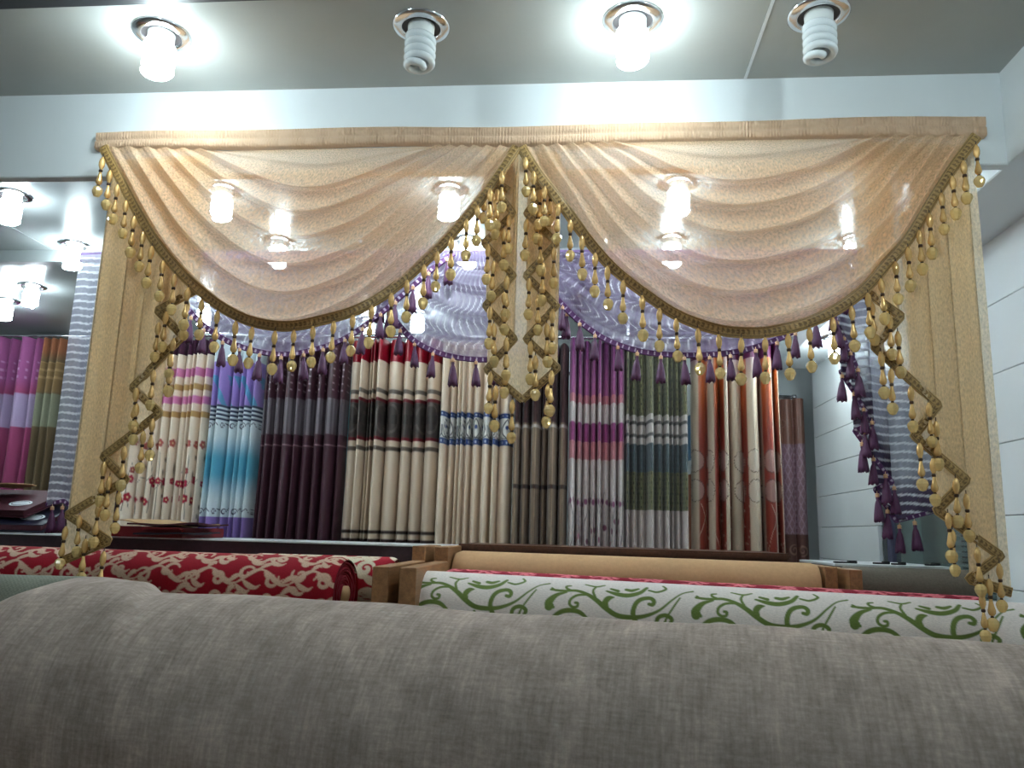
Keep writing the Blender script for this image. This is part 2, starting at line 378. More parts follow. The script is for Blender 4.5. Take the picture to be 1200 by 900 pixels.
# header band: a pleated tape on the beam
hl, hr = onY(115, 160, 1.79), onY(1153, 140, 1.79)
n = 1400; s = np.linspace(0, 1, n); shir = 0.0016*np.sin(s*2*PI*310+2*np.sin(s*97))*(0.6+0.4*np.sin(s*211)); zt = 2.481+0.0025*np.sin(s*9)+0.002*np.sin(s*23); zb_ = zt-0.047+0.0022*np.sin(s*17+1)
rows = []
for k, (f, dy) in enumerate([(0, 0.012), (0, -0.003), (0.06, -0.008), (0.42, -0.007), (0.5, -0.003), (0.58, -0.008), (0.93, -0.008), (1.0, -0.003), (1.0, 0.012)]):
    rows.append(np.stack([hl[0]+(hr[0]-hl[0])*s, 1.788+dy+shir*(dy < -0.005), zt+(zb_-zt)*f], 1))
P = np.array(rows); UV = np.stack([P[..., 0], P[..., 2]+0.3*P[..., 1]], -1)
put('header_band', grid_mesh(P, UV), M_gold_band, val)

def braid(path, width, name, parent, mat, kind='gold', depth=0.007, front=(0, -1, 0)):
    """ribbon braid along a path, with a raised rounded section and a woven colour pattern"""
    path = resample(path, step=0.0035); m = len(path); T = np.gradient(path, axis=0); T /= np.linalg.norm(T, axis=1)[:, None]+1e-9
    nrm = np.array(front, float); B = np.cross(T, nrm); B /= np.linalg.norm(B, axis=1)[:, None]+1e-9
    k = 13; q = np.linspace(-1, 1, k); h = np.sqrt(np.clip(1-q**6, 0, 1))
    al = np.r_[0, np.cumsum(np.linalg.norm(np.diff(path, axis=0), axis=1))]
    S, Q = np.meshgrid(al, q, indexing='ij')
    if kind == 'gold':
        rope = np.cos(2*PI*S/0.011+np.abs(Q)*3.0)
        lift = h[None]*depth*(0.7+0.16*rope*(np.abs(Q) < 0.5)-0.25*(np.abs(np.abs(Q)-0.62) < 0.12))
        c = np.broadcast_to(lin((178, 144, 88)), (m, k, 3)).copy()
        c = over(c, (112, 84, 42), ((np.abs(Q) < 0.45) & (rope > 0.1)).astype(float))
        c = over(c, (92, 70, 38), (np.abs(np.abs(Q)-0.62) < 0.1).astype(float)*0.8)
    else:
        tick = (np.mod(S, 0.021) < 0.006) & (np.abs(Q) < 0.6); lift = h[None]*depth*(0.7+0.3*(np.abs(Q) > 0.6))
        c = np.broadcast_to(lin((88, 50, 98)), (m, k, 3)).copy(); c = over(c, (205, 190, 214), tick.astype(float))
    Pn = path[:, None]+B[:, None]*(Q*width/2)[..., None]+nrm[None, None]*lift[..., None]
    back = path[:, None]+B[:, None]*(Q[:, ::-1]*width/2)[..., None]-nrm[None, None]*0.0015
    Pn = np.concatenate([Pn, back], 1); c = np.concatenate([c, c[:, ::-1]], 1)
    UV = np.stack([np.broadcast_to(al[:, None], Pn.shape[:2]), np.broadcast_to(np.r_[q, q+2]*width/2, Pn.shape[:2])], -1)
    return put(name, grid_mesh(Pn, UV, c, closed_u=True), mat, parent)

# bead drops (shared meshes)
ME_string = lathe([(0.0, 0.002), (0.0011, 0.002), (0.0011, -0.006), (0.0025, -0.0065), (0.0011, -0.008), (0.0011, -0.038), (0.0042, -0.0385), (0.0048, -0.0415), (0.0042, -0.0445), (0.0011, -0.045),
                   (0.0011, -0.077), (0.0034, -0.078), (0.0034, -0.081), (0.001, -0.0815), (0.0, -0.0815)], 8)
ME_barrel = lathe([(0.0, -0.006), (0.0028, -0.006), (0.0035, -0.009), (0.0058, -0.013), (0.0070, -0.021), (0.0064, -0.029), (0.0038, -0.036), (0.0034, -0.0382), (0.0, -0.0385)], 12)
ME_tear = lathe([(0.0, -0.045), (0.0030, -0.045), (0.0036, -0.050), (0.0056, -0.060), (0.0074, -0.067), (0.0070, -0.072), (0.0042, -0.0765), (0.0, -0.078)], 12)
bm = bmesh.new(); bmesh.ops.create_uvsphere(bm, u_segments=8, v_segments=6, radius=0.0120)
for v in bm.verts: v.co.z = v.co.z*1.05-0.0925-(0.003 if v.co.z < -0.0095 else 0)
ME_ball = bpy.data.meshes.new('m'); bm.to_mesh(ME_ball); bm.free()
for me, m in ((ME_string, M_spacer), (ME_barrel, M_bead), (ME_tear, M_bead), (ME_ball, M_crystal)): me.materials.append(m)
VALBASE = Vector(val.location)
def drop(p, sc_=1.0):
    o = bpy.data.objects.new('bead_drop', ME_string); link(o, val); o.location = Vector(p)-VALBASE
    k = sc_*random.uniform(0.95, 1.05); o.scale = (k, k, k); o.rotation_euler = (random.uniform(-.03, .03), random.uniform(-.04, .04), random.uniform(0, 6))
    for nm, me in (('barrel_bead', ME_barrel), ('teardrop_bead', ME_tear), ('crystal_bead', ME_ball)):
        c = bpy.data.objects.new(nm, me); link(c, o)
def hang(path, step, dz=-0.009, dy=-0.013, skip=0.02):
    d = np.r_[0, np.cumsum(np.linalg.norm(np.diff(path, axis=0), axis=1))]; k = int((d[-1]-2*skip)/step)+1
    for q in range(k):
        a = skip+q*step+random.uniform(-.004, .004); drop([np.interp(a, d, path[:, 0]), np.interp(a, d, path[:, 1])+dy, np.interp(a, d, path[:, 2])+dz])

def swag_grid(hem_px, top_l, top_r, Y, nfold, A, seed, nu=170, nv=300, belly=0.02, pw=1.0, zfold=1.15):
    """draped swag between two pleat clusters: t runs from the header down to the hem"""
    hem = spline([onY(x, y, Y) for x, y in hem_px], nu)
    tl, tr = onY(*top_l, Y), onY(*top_r, Y)
    s = np.linspace(0, 1, nu); t = np.linspace(0, 1, nv); r_ = np.random.default_rng(seed)
    chord1 = hem[0]*(1-s[:, None])+hem[-1]*s[:, None]; sag = hem-chord1
    Lp = tl+(hem[0]-tl)*t[:, None]; Rp = tr+(hem[-1]-tr)*t[:, None]
    S, T = np.meshgrid(s, t)
    P = Lp[:, None]*(1-S[..., None])+Rp[:, None]*S[..., None]+(T**pw)[..., None]*sag[None]
    wob = sum(r_.uniform(-.25, .25)*np.sin(PI*k*S+r_.uniform(0, 6)) for k in range(1, 4))
    q = nfold*(T**0.9)+wob*(0.4+T)+0.9*(S-0.5)*r_.uniform(-1, 1)
    ph = np.mod(q, 1.0); prof = np.where(ph < 0.28, smooth(0, 0.28, ph), 1-smooth(0.28, 1.0, ph)**0.8)
    env = (0.30+0.70*np.sin(PI*np.clip(S, 0, 1))**0.8)*smooth(0.03, 0.16, T)*(1-0.75*smooth(0.86, 1.0, T))
    env2 = (1-0.55*np.exp(-((S-0.5)/0.3)**2)*0)
    d = A*prof*env*env2
    fine = 0.0018*np.sin(2*PI*nfold*2.7*T+3*wob*2)*env
    P = P.copy(); P[..., 1] += -d-fine-belly*np.sin(PI*S)**0.7*np.sin(PI*np.clip(T, 0, 1)*0.62)
    P[..., 2] -= zfold*d*np.sin(PI*S)**0.7
    return P, S, T, hem
hemL = [(122, 173), (143, 211), (162, 246), (184, 283), (209, 314), (234, 339), (262, 361), (293, 377), (324, 384), (350, 384), (377, 378), (418, 364), (458, 342), (496, 311), (527, 280), (558, 243), (583, 208), (606, 173)]
hemR = [(611, 173), (632, 207), (658, 240), (690, 285), (719, 317), (755, 346), (793, 372), (838, 388), (880, 390), (912, 385), (944, 376), (977, 361), (1009, 339), (1034, 313), (1060, 284), (1092, 232), (1118, 193), (1144, 160)]
for hp, a, b_, sd in ((hemL, (262, 177), (500, 172), 3), (hemR, (738, 167), (1005, 162), 8)):
    P, S, T, hem = swag_grid(hp, a, b_, GOLD_Y, 7.2, 0.042, sd)
    UV = np.stack([S*1.5, T*0.9], -1)
    sw = put('swag', grid_mesh(P, UV), M_gold, val)
    path = P[-1].copy(); path[:, 1] -= 0.001
    braid(path, 0.026, 'braid', sw, M_braid)
    hang(path, 0.0485)

def cascade(hem_px, top_px_y, Y0, dY, mat, parent, name='cascade', wave=0.005, nz=70, colf=None, stripe=None):
    """accordion-folded side panel: every point of the zigzag hem hangs from the header; short layers lie in front"""
    H = [onY(x, y, Y0) for x, y in hem_px]; H = np.array(H)
    for k in range(len(H)): H[k, 1] = Y0+dY*k
    segs = [resample(H[k:k+2], n=max(8, int(np.linalg.norm(H[k+1]-H[k])/0.006))) for k in range(len(H)-1)]
    path = np.vstack([g[:-1] for g in segs]+[H[-1:]])
    ztop = onY(hem_px[0][0], top_px_y, Y0)[2]; m = len(path); f = np.linspace(0, 1, nz)
    P = np.repeat(path[None], nz, 0); P[..., 2] = path[:, 2]+(ztop-path[:, 2])*f[:, None]
    al = np.r_[0, np.cumsum(np.linalg.norm(np.diff(path, axis=0), axis=1))]
    P[..., 1] += wave*np.sin(2*PI*path[:, 0]/0.085+0.6)[None]*smooth(0, 0.3, 1-f)[:, None]+0.012*(1-f)[:, None]**2*0
    UV = np.stack([np.broadcast_to(al, P.shape[:2]), P[..., 2]], -1)
    c = colf(P, f, al) if colf else None
    return put(name, grid_mesh(P, UV, c), mat, parent), path
# left cascade
zz = [(232, 343), (184, 367), (213, 397), (153, 457), (184, 487), (117, 538), (143, 566), (73, 607), (121, 638), (64, 662)]
cL, pL = cascade(zz, 181, 1.764, 0.0028, M_goldc, val)
braid(pL+[0, -0.002, 0.008], 0.021, 'braid', cL, M_braid, depth=0.004); hang(pL, 0.054)
zz = [(1008, 341), (1056, 374), (1026, 410), (1101, 478), (1074, 514), (1136, 566), (1102, 602), (1178, 656), (1142, 684), (1193, 700)]
cR, pR = cascade(zz, 165, 1.764, 0.0028, M_goldc, val)
braid(pR+[0, -0.002, 0.008], 0.021, 'braid', cR, M_braid, depth=0.004); hang(pR, 0.054)
# centre jabot: two mirrored zigzag tails
zl = [(596, 226), (568, 206), (601, 252), (567, 286), (601, 324), (568, 359), (602, 398), (569, 434), (612, 470)]
zr = [(622, 226), (650, 208), (617, 252), (652, 286), (616, 324), (652, 359), (616, 398), (653, 432), (611, 470)]
for z_ in (zl, zr):
    c_, p_ = cascade(z_[0:], 176, 1.768, 0.003, M_goldc, val, name='jabot_tail', wave=0.002)
    braid(p_+[0, -0.002, 0.006], 0.018, 'braid', c_, M_braid, depth=0.004); hang(p_, 0.050, skip=0.03)

# ------------------------------------------------------------------ purple valance behind
PY = 2.6
pv = thing('tassel_valance', 'purple sheer swag valance with tassel fringe hanging behind the gold one', 'curtain', (-0.4, PY, 2.43)); PVB = Vector(pv.location)
zt = onY(700, 293, PY)[2]; x0 = onY(52, 593, PY)[0]; x1 = onY(1100, 600, PY)[0]
put('valance_board', box(x0, x1, PY+0.02, PY+0.075, zt-0.012, zt+0.004, 0.002), M_white, pv)
for xx in np.linspace(x0+0.15, x1-0.15, 4): put('hanger', tube([(xx, PY+0.05, zt), (xx, PY+0.05, ZC)], 0.004, 8), M_rod, pv)
put('header_band', box(x0, x1, PY+0.006, PY+0.021, zt-0.035, zt+0.004, 0.002), plain('purple_header', (112, 84, 134), 0.6, var=0.1, scale=80), pv)
ME_skirt = None
def make_tassel():
    prof = [(0.0, -0.012), (0.0042, -0.012), (0.0052, -0.018), (0.0044, -0.024), (0.0072, -0.032), (0.0105, -0.050), (0.0135, -0.072), (0.0150, -0.089), (0.0125, -0.0895), (0.0, -0.084)]
    me = lathe(prof, 22)
    for v in me.vertices:
        if v.co.z < -0.03:
            a = math.atan2(v.co.y, v.co.x); k = 1+0.10*math.cos(11*a); v.co.x *= k; v.co.y *= k
            if v.co.z < -0.085: v.co.z += 0.004*math.sin(5*a+1)
    return me
ME_skirt = make_tassel(); ME_cap = lathe([(0.0, 0.004), (0.001, 0.004), (0.001, -0.002), (0.005, -0.003), (0.0068, -0.007), (0.005, -0.011), (0.0072, -0.012), (0.006, -0.015), (0.0, -0.015)], 12)
ME_skirt.materials.append(M_tassel); ME_cap.materials.append(M_wbead)
def tassels(path, step, skip=0.02, dz=-0.006, dy=-0.016):
    d = np.r_[0, np.cumsum(np.linalg.norm(np.diff(path, axis=0), axis=1))]; k = int((d[-1]-2*skip)/step)+1
    for q in range(k):
        a = skip+q*step+random.uniform(-.006, .006)
        o = bpy.data.objects.new('tassel', ME_skirt); link(o, pv)
        o.location = Vector([np.interp(a, d, path[:, j]) for j in range(3)])+Vector((0, dy, dz))-PVB
        s_ = random.uniform(0.92, 1.08); o.scale = (s_, s_, s_); o.rotation_euler = (random.uniform(-.05, .05), random.uniform(-.07, .07), random.uniform(0, 6))
        c = bpy.data.objects.new('tassel_bead', ME_cap); link(c, o)
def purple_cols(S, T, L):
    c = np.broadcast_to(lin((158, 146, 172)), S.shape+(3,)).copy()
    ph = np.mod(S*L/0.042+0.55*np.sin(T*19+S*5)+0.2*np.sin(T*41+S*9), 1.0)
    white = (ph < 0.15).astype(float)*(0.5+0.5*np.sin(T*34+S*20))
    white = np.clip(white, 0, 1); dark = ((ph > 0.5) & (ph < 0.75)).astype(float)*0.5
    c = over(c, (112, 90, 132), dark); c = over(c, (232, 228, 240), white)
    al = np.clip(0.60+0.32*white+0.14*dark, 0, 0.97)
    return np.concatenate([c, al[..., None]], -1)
h1 = [(170, 297), (195, 330), (222, 362), (250, 388), (285, 406), (330, 415), (370, 410), (410, 395), (445, 370), (475, 345), (505, 318), (532, 297)]
h2 = [(425, 297), (442, 335), (458, 365), (472, 385), (492, 403), (525, 416), (570, 422), (612, 415), (640, 397), (662, 370), (684, 335), (700, 297)]
h3 = [(610, 297), (628, 325), (652, 350), (678, 376), (708, 397), (745, 411), (785, 416), (830, 416), (870, 411), (910, 398), (948, 376), (985, 345), (1015, 300)]
for hp, Yp, sd in ((h2, PY-0.002, 21), (h1, PY-0.03, 22), (h3, PY-0.03, 23)):
    a = hp[0]; b_ = hp[-1]
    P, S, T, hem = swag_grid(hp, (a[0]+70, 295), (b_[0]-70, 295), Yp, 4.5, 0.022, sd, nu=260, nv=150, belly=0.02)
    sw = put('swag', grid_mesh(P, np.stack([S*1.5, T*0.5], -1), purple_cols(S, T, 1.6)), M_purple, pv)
    braid(P[-1]+[0, -0.001, 0], 0.020, 'braid', sw, M_ptrim, 'ladder', 0.004)
    tassels(P[-1], 0.074)
def stripe_cols(dark_edge):
    def f_(P, f, al):
        z = P[..., 2]; c = np.broadcast_to(lin((172, 172, 188)), z.shape+(3,)).copy()
        ph = np.mod((z+0.002*np.sin(P[..., 0]*60))/0.027, 1.0); wl = (ph < 0.28).astype(float)
        c = over(c, (228, 228, 236), wl); zrel = (z-P[0][None, :, 2])
        edge = (1-smooth(0.06, 0.16, zrel))*dark_edge
        c = over(c, (70, 50, 84), edge*(1-0.8*wl)); a_ = np.clip(0.66+0.24*wl+0.2*edge, 0, 0.97)
        return np.concatenate([c, a_[..., None]], -1)
    return f_
zz = [(976, 368), (1004, 430), (986, 436), (1026, 496), (1004, 505), (1050, 566), (1030, 574), (1056, 612), (1103, 600)]
c_, p_ = cascade(zz, 297, PY-0.035, 0.006, M_purple, pv, wave=0.006, nz=260, colf=stripe_cols(1.0))
braid(p_+[0, -0.002, 0.004], 0.014, 'braid', c_, M_ptrim, 'ladder', 0.003); tassels(p_, 0.056)
zz = [(107, 585), (84, 596), (72, 588), (50, 593)]
c_, p_ = cascade(zz, 297, PY-0.02, 0.006, M_purple, pv, wave=0.006, nz=260, colf=stripe_cols(0.25))
braid(p_+[0, -0.002, 0.004], 0.014, 'braid', c_, M_ptrim, 'ladder', 0.003); tassels(p_, 0.045)

# ------------------------------------------------------------------ display curtains
def zpy(px, py, Y): return onY(px, py, Y)[2]
def curtain(pxl, pxr, Y, ytop, ybot, nf, paint, label, mat=None, A=0.11, head=None, head_py=14, seed=1, zbot=0.95, flare=0.0, irr=0.25, nu=None, group=None):
    """one hanging curtain of nf accordion folds between two columns of the picture; paint(fabric u in m, picture row, z) gives its colour"""
    xm = 0.5*(pxl+pxr); ym = 0.5*(ytop+ybot)
    xa = onY(pxl, ym, Y)[0]; xb = onY(pxr, ym, Y)[0]; ztop = zpy(xm, ytop, Y); r_ = np.random.default_rng(seed)
    nu = nu or nf*22; nv = 330
    wts = np.clip(1+irr*r_.normal(size=nf), 0.45, 2.2); edges = np.r_[0, np.cumsum(wts)]/wts.sum()
    u = np.linspace(0, 1, nu*1+1); k = np.clip(np.searchsorted(edges, u, 'right')-1, 0, nf-1); loc = (u-edges[k])/(edges[k+1]-edges[k])
    amp = A*np.clip(1+0.25*r_.normal(size=nf), 0.6, 1.4)[k]
    prof = np.abs(np.sin(PI*loc))**0.45
    xs_ = xa+(xb-xa)*u; yy = Y+A-amp*prof
    fab = np.r_[0, np.cumsum(np.hypot(np.diff(xs_), np.diff(yy)))]
    rowpy = np.linspace(ytop, 720, nv); zs = np.array([zpy(xm, y_, Y) for y_ in rowpy])
    zs = np.r_[zs, zbot]; rowpy = np.r_[rowpy, 900]
    Z, _ = np.meshgrid(zs, u, indexing='ij'); Rr, Uf = np.meshgrid(rowpy, fab, indexing='ij')
    spread = 1+flare*np.clip((ztop-Z)/1.0, 0, 2)
    X = (xa+xb)/2+(xs_[None]-(xa+xb)/2)*spread; Yv = np.broadcast_to(yy, X.shape)+0.004*np.sin(Z*7+seed)
    P = np.stack([X, Yv, Z], -1); c = paint(Uf, Rr, Z)
    root = thing('display_curtain', label, 'curtain', ((xa+xb)/2, Y, zbot), group)
    hp_ = head_py; nh = max(2, int(np.searchsorted(rowpy, ytop+hp_)))
    UV = np.stack([Uf, Z], -1); m = mat or M_cloth
    put('drape', grid_mesh(P[nh-1:], UV[nh-1:], c[nh-1:]), m, root)
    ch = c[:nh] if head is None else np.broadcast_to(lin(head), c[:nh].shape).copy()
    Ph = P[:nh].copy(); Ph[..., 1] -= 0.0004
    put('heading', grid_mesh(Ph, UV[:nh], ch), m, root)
    return root
def base(U, rgb): return np.broadcast_to(lin(rgb), U.shape+(3,)).copy()
def band(c, R, a, b, rgb, soft=0.6): return over(c, rgb, smooth(a-soft, a+soft, R)*(1-smooth(b-soft, b+soft, R)))
CY = 3.6
px2m = CY/930.0
def flower(c, U, Z, x, z, r, rgb):
    for k in range(5):
        a = k*2*PI/5+x*7; c = over(c, rgb, disc(U, Z, x+r*0.65*math.cos(a), z+r*0.65*math.sin(a), r*0.5, 0.003))
    return over(c, (235, 200, 150), disc(U, Z, x, z, r*0.25, 0.003))
def p1(U, R, Z):
    c = base(U, (240, 222, 202)); zr = lambda py: zpy(200, py, CY)
    for a, b_, g in ((430, 440, (214, 130, 176)), (449, 456, (192, 152, 96)), (463, 472, (216, 130, 178)), (481, 488, (194, 152, 96))): c = band(c, R, a, b_, g)
    rr = np.random.default_rng(5); L = []; W = U.max()
    for x in np.arange(0.02, W, 0.045):
        x = x+rr.uniform(-.02, .02); z0 = zr(rr.uniform(590, 615)); z1 = zr(rr.uniform(520, 545)); b0 = rr.uniform(-.03, .03)
        L.append([(x, z0, .0022), (x+b0, (z0+z1)/2, .0018), (x+b0*0.3+rr.uniform(-.02, .02), z1, .0014)])
        L.append([(x+b0, (z0+z1)/2, .0015), (x+b0+0.025, (z0+z1)/2+0.03, .0012)])
    c = over(c, (88, 70, 58), strokes(U, Z, L, 0.0016)*0.9)
    for x in np.arange(0.01, W, 0.05):
        for py, g, p_ in ((520, (176, 84, 76), 0.75), (565, (176, 26, 62), 0.85), (586, (170, 24, 52), 0.75), (549, (150, 60, 60), 0.4)):
            if rr.random() < p_: c = flower(c, U, Z, x+rr.uniform(-.02, .02), zr(py+rr.uniform(-3, 3)), rr.uniform(.014, .020), g)
    return c
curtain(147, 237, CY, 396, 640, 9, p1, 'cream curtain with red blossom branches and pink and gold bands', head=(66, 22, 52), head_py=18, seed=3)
def p2(U, R, Z):
    c = base(U, (222, 232, 236)); c = band(c, R, 424, 475, (158, 132, 200))
    c = over(c, (70, 160, 190), ((np.mod(U*7-R*0.022, 1) < 0.28) & (R > 440) & (R < 475)).astype(float)*0.8)
    for a in (475, 480, 485, 490): c = band(c, R, a, a+2.6, (26, 40, 74))
    g = smooth(506, 540, R)*(1-smooth(552, 590, R)); c = over(c, (54, 160, 190), g*0.9)
    zr = lambda py: zpy(268, py, CY); L = []; W = U.max()
    for x in np.arange(0.0, W, 0.085):
        for py in (499, 600):
            L += [spiral(x+0.03, zr(py), 0.016, 0.004, 0, 1.2, .0024), [(x+0.045, zr(py)+0.004, .002), (x+0.066, zr(py)+0.016, .002), (x+0.085, zr(py), .002)]]
    c = over(c, (48, 36, 72), strokes(U, Z, L, 0.0016))
    c = band(c, R, 606, 630, (146, 118, 186))
    for a in (630, 636): c = band(c, R, a, a+3, (30, 34, 70))
    return c
curtain(238, 297, CY, 398, 640, 6, p2, 'blue ombre curtain with lilac band and dark navy stripes', head_py=12, seed=7)
def p3(U, R, Z):
    c = base(U, (70, 40, 50)); dots = ((np.mod(R, 8) < 2) & (np.mod(U, 0.05) < 0.012) & (R < 460)).astype(float)
    c = over(c, (190, 170, 180), dots*0.5); c = band(c, R, 467, 509, (122, 112, 118)); c = over(c, (88, 78, 84), ((R > 467) & (R < 509) & (np.mod(U, 0.03) < 0.014)).astype(float))
    return band(c, R, 521, 522.5, (150, 120, 128))
curtain(299, 364, CY, 398, 640, 6, p3, 'dark plum curtain with silver grey satin band beside the blue one', mat=M_satin, seed=8)
curtain(365, 400, CY, 398, 640, 3, p3, 'dark plum curtain with silver band beside the dark banded cream one', mat=M_satin, seed=9, A=0.09)
def p4(U, R, Z):
    c = base(U, (218, 198, 176)); 
    for a, b_, g in ((456, 461, (110, 98, 90)), (467, 471, (110, 22, 34)), (471, 512, (74, 66, 62)), (512, 516, (112, 22, 34)), (523, 528, (96, 84, 76)), (622, 626, (58, 44, 42)), (632, 700, (52, 32, 36))): c = band(c, R, a, b_, g)
    med = np.hypot(np.mod(U, 0.16)-0.08, (R-490)*px2m*0.8); c = over(c, (108, 98, 92), ((med < 0.055) & (med > 0.045)).astype(float)*0.8)
    c = over(c, (40, 34, 34), ((R > 486) & (R < 496) & (np.mod(U, 0.05) < 0.03)).astype(float)*0.5)
    return c
curtain(401, 512, CY, 398, 642, 9, p4, 'cream curtain with wide charcoal band and crimson heading', mat=M_satin, head=(140, 12, 34), head_py=26, seed=14, irr=0.4)
def p5(U, R, Z):
    c = base(U, (236, 216, 194)); zr = lambda py: zpy(555, py, CY); W = U.max()
    c = band(c, R, 484, 520, (226, 222, 214))
    for a, b_ in ((483, 489), (514, 521)):
        c = band(c, R, a, b_, (50, 74, 132)); c = over(c, (190, 200, 222), ((R > a+2) & (R < b_-2) & (np.mod(U, 0.026) < 0.011)).astype(float)*0.8)
    L = []; D = []
    for x in np.arange(0, W, 0.088):
        zc = zr(502)
        for sg in (-1, 1): L += [[(x+0.03, zc-0.045, .003), (x+0.03+sg*0.030, zc-0.01, .003), (x+0.03+sg*0.012, zc+0.03, .003), (x+0.03, zc+0.046, .0025)]]
        for sg in (-1, 1): L += [[(x+0.03, zc-0.045, .002), (x+0.03+sg*0.04, zc-0.035, .0025), (x+0.03+sg*0.046, zc+0.01, .002)]]
        D.append((x+0.03, zc+0.008))
    c = over(c, (52, 48, 60), strokes(U, Z, L, 0.002))
    for x, z in D: c = over(c, (52, 70, 120), disc(U, Z, x, z, 0.010, 0.003))
    return c
curtain(513, 599, CY, 400, 642, 9, p5, 'plain cream curtain with blue ornamental border band', seed=25, irr=0.4, mat=M_satin)
def p6(U, R, Z):
    c = base(U, (150, 128, 108)); st = np.mod(U, 0.018) < 0.007; c = over(c, (118, 98, 82), st.astype(float)*0.8)
    c = over(c, (62, 34, 36), (1-smooth(494, 498, R))); c = band(c, R, 498, 501.5, (196, 184, 176)); return band(c, R, 568, 573, (64, 46, 40))
curtain(600, 665, CY, 404, 645, 6, p6, 'tan striped curtain with maroon top behind the beaded jabot', seed=31)
def p7(U, R, Z):
    c = base(U, (214, 202, 198)); g = smooth(396, 462, R)
    top = lin((100, 40, 92))*(1-g[..., None])+lin((160, 92, 138))*g[..., None]; c = np.where((R < 462)[..., None], top, c)
    for a, b_, k in ((462, 472, (196, 128, 136)), (495, 517, (150, 70, 122)), (517, 538, (196, 130, 136))): c = band(c, R, a, b_, k)
    zr = lambda py: zpy(698, py, CY); rr = np.random.default_rng(9); L = []; F_ = []
    for x in np.arange(0.01, U.max(), 0.034):
        z0 = zr(rr.uniform(640, 655)); z1 = zr(rr.uniform(575, 592)); L.append([(x, z0, .0018), (x+rr.uniform(-.02, .03), (z0+z1)/2, .0016), (x+rr.uniform(0, .03), z1, .0014)])
        F_ += [(x, zr(588+rr.uniform(-3, 3)), .013, (132, 58, 104))]
        if rr.random() < .6: F_ += [(x+.015, zr(rr.uniform(608, 640)), .014, rr.choice([(196, 140, 150), (124, 50, 84)]) if False else ((190, 134, 146) if rr.random() < .5 else (124, 50, 84)))]
    c = over(c, (70, 48, 60), strokes(U, Z, L, 0.0016))
    for x, z, r, k in F_: c = over(c, k, disc(U, Z, x, z, r, 0.004)*0.9)
    return c
curtain(666, 733, CY, 398, 645, 8, p7, 'purple and pink banded curtain with magenta poppies at the bottom', seed=33)
def p8(U, R, Z):
    c = base(U, (112, 110, 82)); d = (np.abs(np.mod(U/0.022+R*0.09, 1)-0.5)+np.abs(np.mod(U/0.022-R*0.09, 1)-0.5)); c = over(c, (52, 54, 46), (d < 0.28).astype(float)*0.8)
    for a, b_, k in ((486, 520, (196, 186, 180)), (493, 497, (92, 88, 86)), (508, 512, (92, 88, 86)), (520, 553, (84, 94, 98)), (598, 720, (204, 190, 184))): c = band(c, R, a, b_, k)
    return over(c, (58, 64, 70), (d < 0.28).astype(float)*0.5*smooth(520, 521, R)*(1-smooth(552, 553, R)))
curtain(733, 808, CY, 400, 648, 9, p8, 'olive dotted curtain with slate block and cream hem', seed=35)
def p9(U, R, Z):
    ph = np.mod(U, 0.16)/0.16; c = base(U, (198, 180, 158)); fade = smooth(400, 520, R)
    rust = lin((196, 100, 40))*(1-fade[..., None])+lin((130, 46, 34))*fade[..., None]; m = smooth(0.40, 0.46, ph)*(1-smooth(0.86, 0.92, ph))
    c = c*(1-m[..., None])+rust*m[..., None]; c = over(c, (150, 100, 140), (1-smooth(410, 450, R))*(1-m)*0.5)
    for r0 in (540, 575):
        d = np.hypot(np.mod(U+0.02, 0.13)-0.065, (R-r0)*px2m); c = over(c, (206, 196, 188), (d < 0.05).astype(float)*0.28)
        c = over(c, (80, 52, 48), ((d > 0.047) & (d < 0.054) & (np.mod(U*60+R*0.3, 1) < 0.6)).astype(float)*0.8)
    z1 = np.abs(np.mod(U/0.1+R*0.014, 1)-0.5); z2 = np.abs(np.mod(U/0.1-R*0.014, 1)-0.5)
    return over(c, (215, 190, 170), ((np.minimum(z1, z2) < 0.02) & (R > 590)).astype(float)*0.5)
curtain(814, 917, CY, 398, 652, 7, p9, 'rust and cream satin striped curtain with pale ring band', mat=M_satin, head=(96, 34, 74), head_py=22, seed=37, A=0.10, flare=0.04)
def p10(U, R, Z):
    c = base(U, (158, 122, 132)); d = np.abs(np.mod(U/0.03+R*0.07, 1)-0.5), np.abs(np.mod(U/0.03-R*0.07, 1)-0.5)
    c = over(c, (186, 156, 168), (np.minimum(*d) < 0.12).astype(float)); c = over(c, (150, 104, 88), 1-smooth(519, 521, R)); c = over(c, (112, 76, 68), smooth(625, 627, R))
    zr = lambda py: zpy(930, py, 4.35); L = [spiral(x, zr(645), .03, .008, x*40, 1.3, .004) for x in np.arange(.03, U.max(), .08)]; L += [spiral(x+.02, zr(495), .03, .008, x*30, 1.2, .003) for x in np.arange(.03, U.max(), .09)]
    return over(c, (176, 136, 120), strokes(U, Z, L, .003)*0.8)
curtain(908, 947, 4.35, 467, 656, 3, p10, 'mauve lattice satin curtain with brown borders near the white pier', mat=M_satin, seed=41, A=0.05, irr=0.1)
curtain(112, 146, CY+0.02, 396, 640, 4, lambda U, R, Z: base(U, (62, 28, 70)), 'dark violet curtain beside the cream blossom curtain', seed=43)
curtain(399, 412, 4.3, 440, 640, 2, lambda U, R, Z: over(base(U, (150, 196, 200)), (70, 130, 150), (np.mod(U, .05) < .02).astype(float)*0.5), 'pale aqua curtain far behind the gap between plum and cream curtains', seed=44)
curtain(806, 828, 4.3, 440, 640, 3, lambda U, R, Z: band(band(base(U, (196, 198, 196)), R, 487, 540, (60, 100, 128)), R, 556, 700, (140, 78, 46)), 'white and teal curtain far behind the olive dotted curtain', seed=45)
